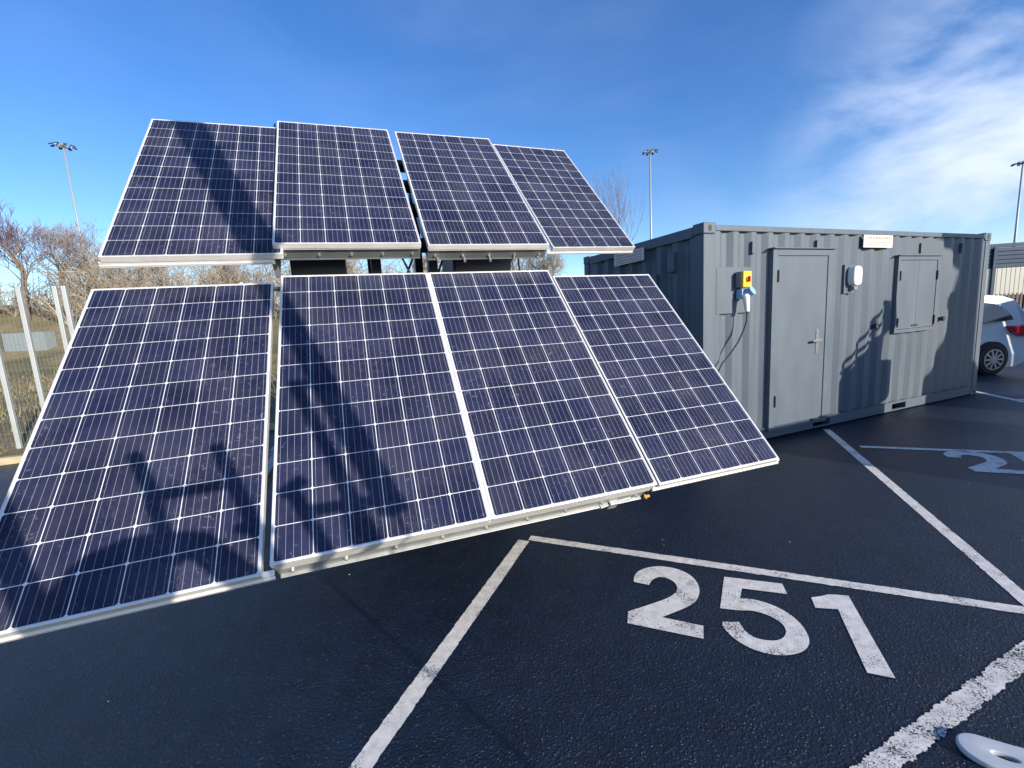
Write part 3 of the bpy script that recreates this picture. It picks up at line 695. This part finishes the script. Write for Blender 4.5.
# ------------------------------------------------------------------ car
ca = .05
cx = Vector((9.80,8.72,0))          # rear wheel contact (near side)
car = empty('parked_car', cx, ca, 'white hatchback parked behind the right end of the grey container', 'car')
KM = Matrix.Translation(cx)@Matrix.Rotation(ca,4,'Z')      # local +x to the rear, -x to the front, y away from camera
def carv(x,y,z): return (x,y,z)
prof = [(.74,.30),(.82,.45),(.83,.72),(.78,1.0),(.70,1.24),(.58,1.44),(.36,1.525),(-.1,1.565),(-.5,1.575),(-1.0,1.545),(-1.45,1.41),(-1.95,1.13),(-2.15,1.03),(-2.75,.90),(-3.10,.74),(-3.20,.55),(-3.15,.28),(-2.9,.20),(.5,.20)]
prof = [(x if x>-.4 else -.4+(x+.4)*.80, z) for x,z in prof]
def loft(g, prof, ys, ins):
    n=len(prof); vs=[]
    for y,i_ in zip(ys,ins):
        for (x,z) in prof:
            f=i_
            # tumblehome: the greenhouse narrows towards the roof
            vs.append((x,y,z) if f is None else (x*(1-.0)*1, y+(f*(max(0,z-.85))*1.0), z))
    k=len(ys); fs=[(a*n+i,a*n+(i+1)%n,(a+1)*n+(i+1)%n,(a+1)*n+i) for a in range(k-1) for i in range(n)]
    fs+=[tuple(range(n)),tuple(reversed([ (k-1)*n+i for i in range(n)]))]; g.add(vs,fs)
g = MB(); loft(g, prof, [0.02,.35,1.35,1.68],[.32,.10,-.10,-.32])
cb_ = g.build('body',M_carp,car,M=KM,bevel=.06,seg=4)
# wheel arch cut by boolean-free dark arches + wheels
def disc(x,z,r,y,n=28): return [(x+r*math.cos(2*math.pi*i/n),y,z+r*math.sin(2*math.pi*i/n)) for i in range(n)]
for x in (0,-2.06):
    for y0,y1,yo in ((-.012,.22,-.02),(1.48,1.712,1.72)):
        g = MB(); g.cyl((x,.012 if y0<1 else 1.45,.33),(x,.21 if y0<1 else 1.69,.33),.345,32); g.build('wheel_arch',M_black,car,M=KM)
        g = MB(); g.cyl((x,y0,.31),(x,y1,.31),.31,32); wh=g.build('wheel',M_black,car,M=KM,bevel=.03)
        g = MB(); yy=y0-.008 if y0<1 else y1+.008; s=-1 if y0<1 else 1
        n=32; r1,r2=.215,.19
        for i in range(n):
            a0,a1=2*math.pi*i/n,2*math.pi*(i+1)/n
            g.add([(x+r*math.cos(a),yy,.31+r*math.sin(a)) for r,a in ((r1,a0),(r1,a1),(r2,a1),(r2,a0))],[(0,1,2,3)])
        for i in range(10):
            a=2*math.pi*i/10; g.bar((x+.03*math.cos(a),yy,.31+.03*math.sin(a)),(x+.2*math.cos(a),yy,.31+.2*math.sin(a)),.034,.012,up=Vector((0,1,0)))
        g.cyl((x,yy-.01,.31),(x,yy+.01,.31),.05,14)
        g.build('rim',M_alloy,wh,M=KM)
# side windows: dark glass set proud of the body side
def sideglass(pts, y):
    g=MB(); vs=[]
    for (x,z) in pts: vs.append((x, y+.32*(max(0,z-.85)) if y<1 else y-.32*max(0,z-.85), z))
    n=len(pts); off=-.012 if y<1 else .012
    g.add(vs+[(a,b+off,c) for a,b,c in vs],[tuple(range(n)),tuple(range(n,2*n))]+[(i,(i+1)%n,(i+1)%n+n,i+n) for i in range(n)])
    return g
for y in (.015,1.685):
    sideglass([(.46,1.09),(.455,1.15),(.40,1.26),(.30,1.36),(.16,1.425),(-.08,1.46),(-.42,1.475),(-.42,1.05)],y).build('side_window',M_glass,car,M=KM,bevel=.004)
    sideglass([(-.48,1.05),(-.48,1.47),(-.88,1.44),(-1.16,1.32),(-1.45,1.10),(-1.42,1.04)],y).build('side_window',M_glass,car,M=KM,bevel=.004)
for y0,y1 in ((-.005,.22),(1.48,1.705)):
    g = MB(); g.prism([(.36,.97),(.42,.84),(.56,.76),(.85,.74),(.85,.95),(.80,1.0)],y0,y1,Matrix.Rotation(R_(90),4,'X')@Matrix.Scale(-1,4,(0,0,1))); g.build('tail_light',M_tail,car,M=KM,bevel=.02)
g = MB(); g.add([(.79,.35,1.04),(.79,1.35,1.04),(.63,1.28,1.40),(.63,.42,1.40)],[(0,1,2,3)]); g.build('rear_window',M_glass,car,M=KM)
g = MB(); g.box(.3,.83,.06,1.64,.28,.42); g.build('rear_bumper',M_carp,car,M=KM,bevel=.04,smooth=True)
g = MB(); g.box(-.36,-.22,-.012,.03,.86,.885); g.build('door_handle',M_carp,car,M=KM,bevel=.008)
g = MB(); g.box(-1.7,-.4,.008,.03,.20,.26); g.build('sill_trim',M_black,car,M=KM)

# ------------------------------------------------------------------ white plastic barrier foot, bottom right
def slab_with_hole(outer, inner, z0, z1):
    bm = bmesh.new(); n=len(outer)
    def ring(P,z): return [bm.verts.new((x,y,z)) for x,y in P]
    o0,o1,i0,i1=ring(outer,z0),ring(outer,z1),ring(inner,z0),ring(inner,z1)
    for k in range(n):
        j=(k+1)%n
        bm.faces.new((o1[k],o1[j],i1[j],i1[k])); bm.faces.new((o0[j],o0[k],i0[k],i0[j]))
        bm.faces.new((o0[k],o0[j],o1[j],o1[k])); bm.faces.new((i0[j],i0[k],i1[k],i1[j]))
    me=bpy.data.meshes.new('barrier_foot'); bm.normal_update(); bm.to_mesh(me); bm.free(); return me
n=40; outer=[]; inner=[]
for i in range(n):
    a=2*math.pi*i/n; c,s=math.cos(a),math.sin(a)
    wy=.066*abs(s)**.9*(1 if s>0 else -1)
    x = -.09+.09*c*abs(c)**-.1 if c<0 else .45*c-.09
    wy *= (1+ max(0,x+.05)*3.2)
    outer.append((x,wy)); inner.append((-.055+.034*c, .013*s))
me = slab_with_hole(outer,inner,0,.022); me.materials.append(mat('shaded_white_plastic',(.55,.58,.60),.45,var=.08,vscale=12))  # white plastic toned down and bluish, shade put into its colour
bf = bpy.data.objects.new('barrier_foot',me); C.objects.link(bf)
tag(bf,'white plastic barrier foot with an oval hand hole at the bottom right corner','barrier foot')
b=bf.modifiers.new('bevel','BEVEL'); b.width=.006; b.segments=4; b.limit_method='ANGLE'; b.angle_limit=R_(50)
for pl in me.polygons: pl.use_smooth=True
fp = at(1024,757,1.0); dd=(fp-Vector((0,0,CAMZ))); tt=(.08-CAMZ)/dd.z; fp=Vector((0,0,CAMZ))+dd*tt
bf.matrix_basis = Matrix.Translation((fp.x+.045,fp.y+.020,.002)) @ Matrix.Rotation(R_(-34),4,'Z')

# ------------------------------------------------------------------ unseen things added behind and beside the camera, shaped to cast shadows
BLOCK_H = 2.78
POLY_SHADE = [(4.50,-.3),(4.54,.19),(4.56,.42),(4.82,.76),(5.0,1.16),(5.11,1.366),(4.93,1.47),(4.94,1.62),(5.15,1.72),(5.19,2.02),(5.05,2.25),(4.80,2.42),(4.61,2.49),(4.6,2.75),(5.80,2.75),(5.84,.6),(6.1,.3),(6.1,-.3)]  # outline of the shade wanted on the container's right end
def back(P, t): return Vector(P) + Vector((0.7071,-0.7071,math.tan(R_(SUN_EL))))*t
TW = Vector((2.45,-1.05,0)); TDIST = 3.9
lt = empty('panel_shade_tower', TW, -.785, 'unseen mast with added bars behind the camera, shaped to shadow the left panels', 'shadow caster')  # unseen mast plus added bars, made for their shadow on the panels
g = MB(); g.cyl(TW+Vector((0,0,.3)),TW+Vector((0,0,2.1)),.008); g.cyl(TW+Vector((0,0,2.1)),TW+Vector((0,0,4.0)),.066); g.cyl(TW+Vector((0,0,4.0)),TW+Vector((0,0,6.6)),.115); g.build('mast',M_galv,lt,bevel=.01)
P_=Vector((.7071,.7071,0)); t2=TW-P_*.134
g = MB(); g.cyl(t2+Vector((0,0,1.95)),t2+Vector((0,0,2.95)),.034); g.bar(t2+Vector((0,0,2.92)),TW+Vector((0,0,2.92)),.05); g.build('shade_bar',M_galv,lt)
g = MB(); g.box(-.4,.4,-.5,.5,.20,.50,Matrix.Translation(TW)@Matrix.Rotation(-.785,4,'Z')); g.build('body',M_yellow,lt,bevel=.04)
def shadow_frame(name, segs):  # bars laid along the wanted shadow lines, moved back towards the sun
    g = MB()
    for rad, pts in segs: g.tube([back(q,TDIST) for q in pts], rad*.86, 10)
    g.build(name, M_galv, lt)
shadow_frame('shade_bars_right', [(.036,[(-1.088,2.001,.937),(-.978,1.907,.811),(-.795,1.759,.612),(-.7,1.68,.5)]),(.034,[(-1.123,1.963,.912),(-1.042,2.043,.962)]),(.034,[(-.978,1.937,.84),(-.63,2.03,.84)]),(.045,[(-.746,1.862,.693),(-.825,2.029,.877),(-.9,2.1,.98)])])
shadow_frame('shade_bars_left', [(.036,[(-1.882,2.075,1.111),(-1.746,1.972,.96),(-1.656,1.883,.839),(-1.55,1.80,.70)]),(.032,[(-1.727,1.96,.942),(-1.451,2.057,.948)]),(.038,[(-1.556,2.176,1.104),(-1.427,2.064,.947),(-1.228,1.894,.708),(-1.1,1.80,.55)]),(.030,[(-1.35,1.93,.78),(-1.2,1.93,.76)])])
shadow_frame('shade_arch', [(.072,[(-1.894,1.560,.55),(-1.877,1.648,.66),(-1.837,1.735,.735),(-1.738,1.80,.765),(-1.628,1.83,.765),(-1.483,1.86,.745),(-1.363,1.82,.67),(-1.242,1.79,.60),(-1.15,1.74,.48)]),(.085,[(-1.80,1.60,.50),(-1.78,1.70,.62),(-1.70,1.76,.69),(-1.62,1.78,.70),(-1.60,1.70,.55)]),(.05,[(-1.70,1.62,.45),(-1.68,1.74,.62)])])  # added bars shaped to cast the dark blob low on the left panel
shadow_frame('shade_bar_edge', [(.060,[(-2.30,1.84,1.02),(-2.246,1.803,.956),(-2.125,1.714,.825),(-2.002,1.633,.701),(-1.884,1.551,.578)])])
for s_ in (-1,1):
    g = MB(); c0=TW+Vector((s_*.45,s_*.45,.22)); g.cyl(c0,c0+Vector((s_*.1,s_*.1,0)),.22,20); g.build('wheel',M_black,lt)
# unseen blocker added to the right, cut to the shade on the container end
def cont(u,z,off=0): return K + VD*u - VB*off + Vector((0,0,z))
lo = empty('end_shade_blocker', (cont(5.4,0)+SH*6.5), .38, 'unseen tall blocker added out of view, shaped to shade the right end of the container', 'silo')
g = MB(); poly=POLY_SHADE
n_=len(poly); A=[back(cont(u,z),6.0) for u,z in poly]; B=[back(q,1.2) for q in A]
for q in A+B: pass
low=min(q.z for q in A); 
g.add(A+B,[tuple(range(n_)),tuple(reversed(range(n_,2*n_)))]+[(i,(i+1)%n_,(i+1)%n_+n_,i+n_) for i in range(n_)])
Mlo=g.build('body',M_white,lo)
g = MB(); a_=cont(4.5,.0)+SH*5.9
for u in (4.75,5.7):
    for t in (6.2,7.4): g.cyl(cont(u,0)+SH*t, cont(u,1.7)+SH*t, .07, 10)
g.build('leg',M_navy,lo)
ge = empty('step_shade_blocker', cont(3.0,0)+SH*4.0, .38, 'unseen block and rails added out of view to cast a stepped shadow on the container', 'generator')  # unseen blocker added, its outline cut to the stepped shadow
g = MB(); poly=[(2.45,-.3),(2.441,.586),(2.86,.86),(3.14,1.10),(3.42,1.25),(3.435,1.665),(3.51,1.64),(3.56,1.30),(3.47,1.15),(3.444,.82),(3.62,.778),(3.637,.457),(3.57,.25),(3.35,.08),(3.2,-.3)]
n_=len(poly); A=[back(cont(u,z),3.5) for u,z in poly]; B=[back(q,1.0) for q in A]
g.add(A+B,[tuple(range(n_)),tuple(reversed(range(n_,2*n_)))]+[(i,(i+1)%n_,(i+1)%n_+n_,i+n_) for i in range(n_)]); g.build('shade_block',M_yellow,ge)
g = MB()
for (u0,z0,u1,z1) in ((2.462,.70,3.458,1.652),(2.476,.60,3.459,1.46),(2.60,.50,2.6,.85),(2.875,.7,2.88,1.11),(3.2,1.0,3.2,1.42)):
    g.tube([back(cont(u0,z0),3.5),back(cont(u1,z1),3.5)],.024,8)
g.build('shade_rails',M_galv,ge)
for s in (2.7,3.3):
    c0=cont(s,.35)+SH*3.8; g=MB(); g.cyl(c0,c0+SH*.2,.35,20); g.build('wheel',M_black,ge)
for k in range(2):
    ho = empty('base_shade_board', cont(.9+1.4*k,0)+SH*4.2, .38, 'unseen low board added to shade the container base, %s the stepped blocker'%('farther from' if k==0 else 'next to'), 'hoarding','unseen boards shading the container base')  # unseen boards added to keep sun off the container's bottom rail
    M5=Matrix.Translation(cont(.55+1.45*k,0)+SH*4.2)@Matrix.Rotation(.381195,4,'Z')
    g=MB(); g.box(0,1.44,0,.04,.05,1.42); g.build('board',M_shade_board,ho,M=M5)
    g=MB(); g.box(0,.08,.042,.12,0,1.42); g.box(1.36,1.44,.042,.12,0,1.42); g.box(0,.08,.12,.7,0,.08); g.box(1.36,1.44,.12,.7,0,.08); g.build('stand',M_shade_board,ho,M=M5)

for k in range(3):
    wh_=empty('car_shade_board', Vector((0,0,0)), 0, 'unseen tall board added to shade the parked car, %s' % ('nearest the container','in the middle of its row','farthest from the container')[k], 'hoarding', 'unseen boards shading the car')  # unseen boards added so the near side of the car lies in shade
    q0=(6.3*Vector((.7071,-.7071,0)))+Vector((.7071,.7071,0))*(11.9+1.55*k)
    M6=Matrix.Translation(q0)@Matrix.Rotation(R_(45),4,'Z')
    g=MB(); g.box(0,1.535,0,.03,.04,3.1); g.build('board',M_shade_board,wh_,M=M6)
    g=MB(); g.box(.0,.07,-.09,-.002,0,3.0); g.box(1.46,1.53,-.09,-.002,0,3.0); g.build('post',M_shade_board,wh_,M=M6)
# ------------------------------------------------------------------ grit
rnd = random.Random(5); g = MB()
for i in range(70):
    x=rnd.uniform(-2,7); y=rnd.uniform(1.2,7); q=Vector((x,y,0))
    rr=rnd.uniform(.002,.006); g.ball((x,y,rr*.5),rr,rnd.uniform(.7,1.4),rnd.uniform(.7,1.3),.7,5,4)
tag(g.build('grit', mat('grit_stone',(.20,.20,.19),.9,var=.3,vscale=20)), 'loose grit chips scattered over the tarmac', 'grit', kind='stuff')

# ------------------------------------------------------------------ one object per separate piece of these parts
SPLIT = {'corner_post','top_rail','side_wall','end_wall','bolt','cable_clip','purlin','top_pin','column','wire','stay','leg','post','cross_rail'}
for o in list(C.objects):
    if o.type != 'MESH' or o.name.split('.')[0] not in SPLIT or o.parent is None: continue
    me = o.data; par = list(range(len(me.vertices)))
    def find(a):
        while par[a] != a: par[a] = par[par[a]]; a = par[a]
        return a
    for e in me.edges:
        a, b = find(e.vertices[0]), find(e.vertices[1])
        if a != b: par[a] = b
    comp = {}
    for p_ in me.polygons: comp.setdefault(find(p_.vertices[0]), []).append(p_)
    if len(comp) < 2: continue
    base = o.name.split('.')[0]
    for polys in comp.values():
        ids = sorted({v for p_ in polys for v in p_.vertices}); ix = {v: k for k, v in enumerate(ids)}
        m2 = bpy.data.meshes.new(base); m2.from_pydata([tuple(me.vertices[v].co) for v in ids], [], [[ix[v] for v in p_.vertices] for p_ in polys]); m2.update()
        for p_ in m2.polygons: p_.use_smooth = polys[0].use_smooth
        m2.materials.append(me.materials[0])
        n_o = o.copy(); n_o.data = m2; n_o.name = base; C.objects.link(n_o)
    bpy.data.objects.remove(o)
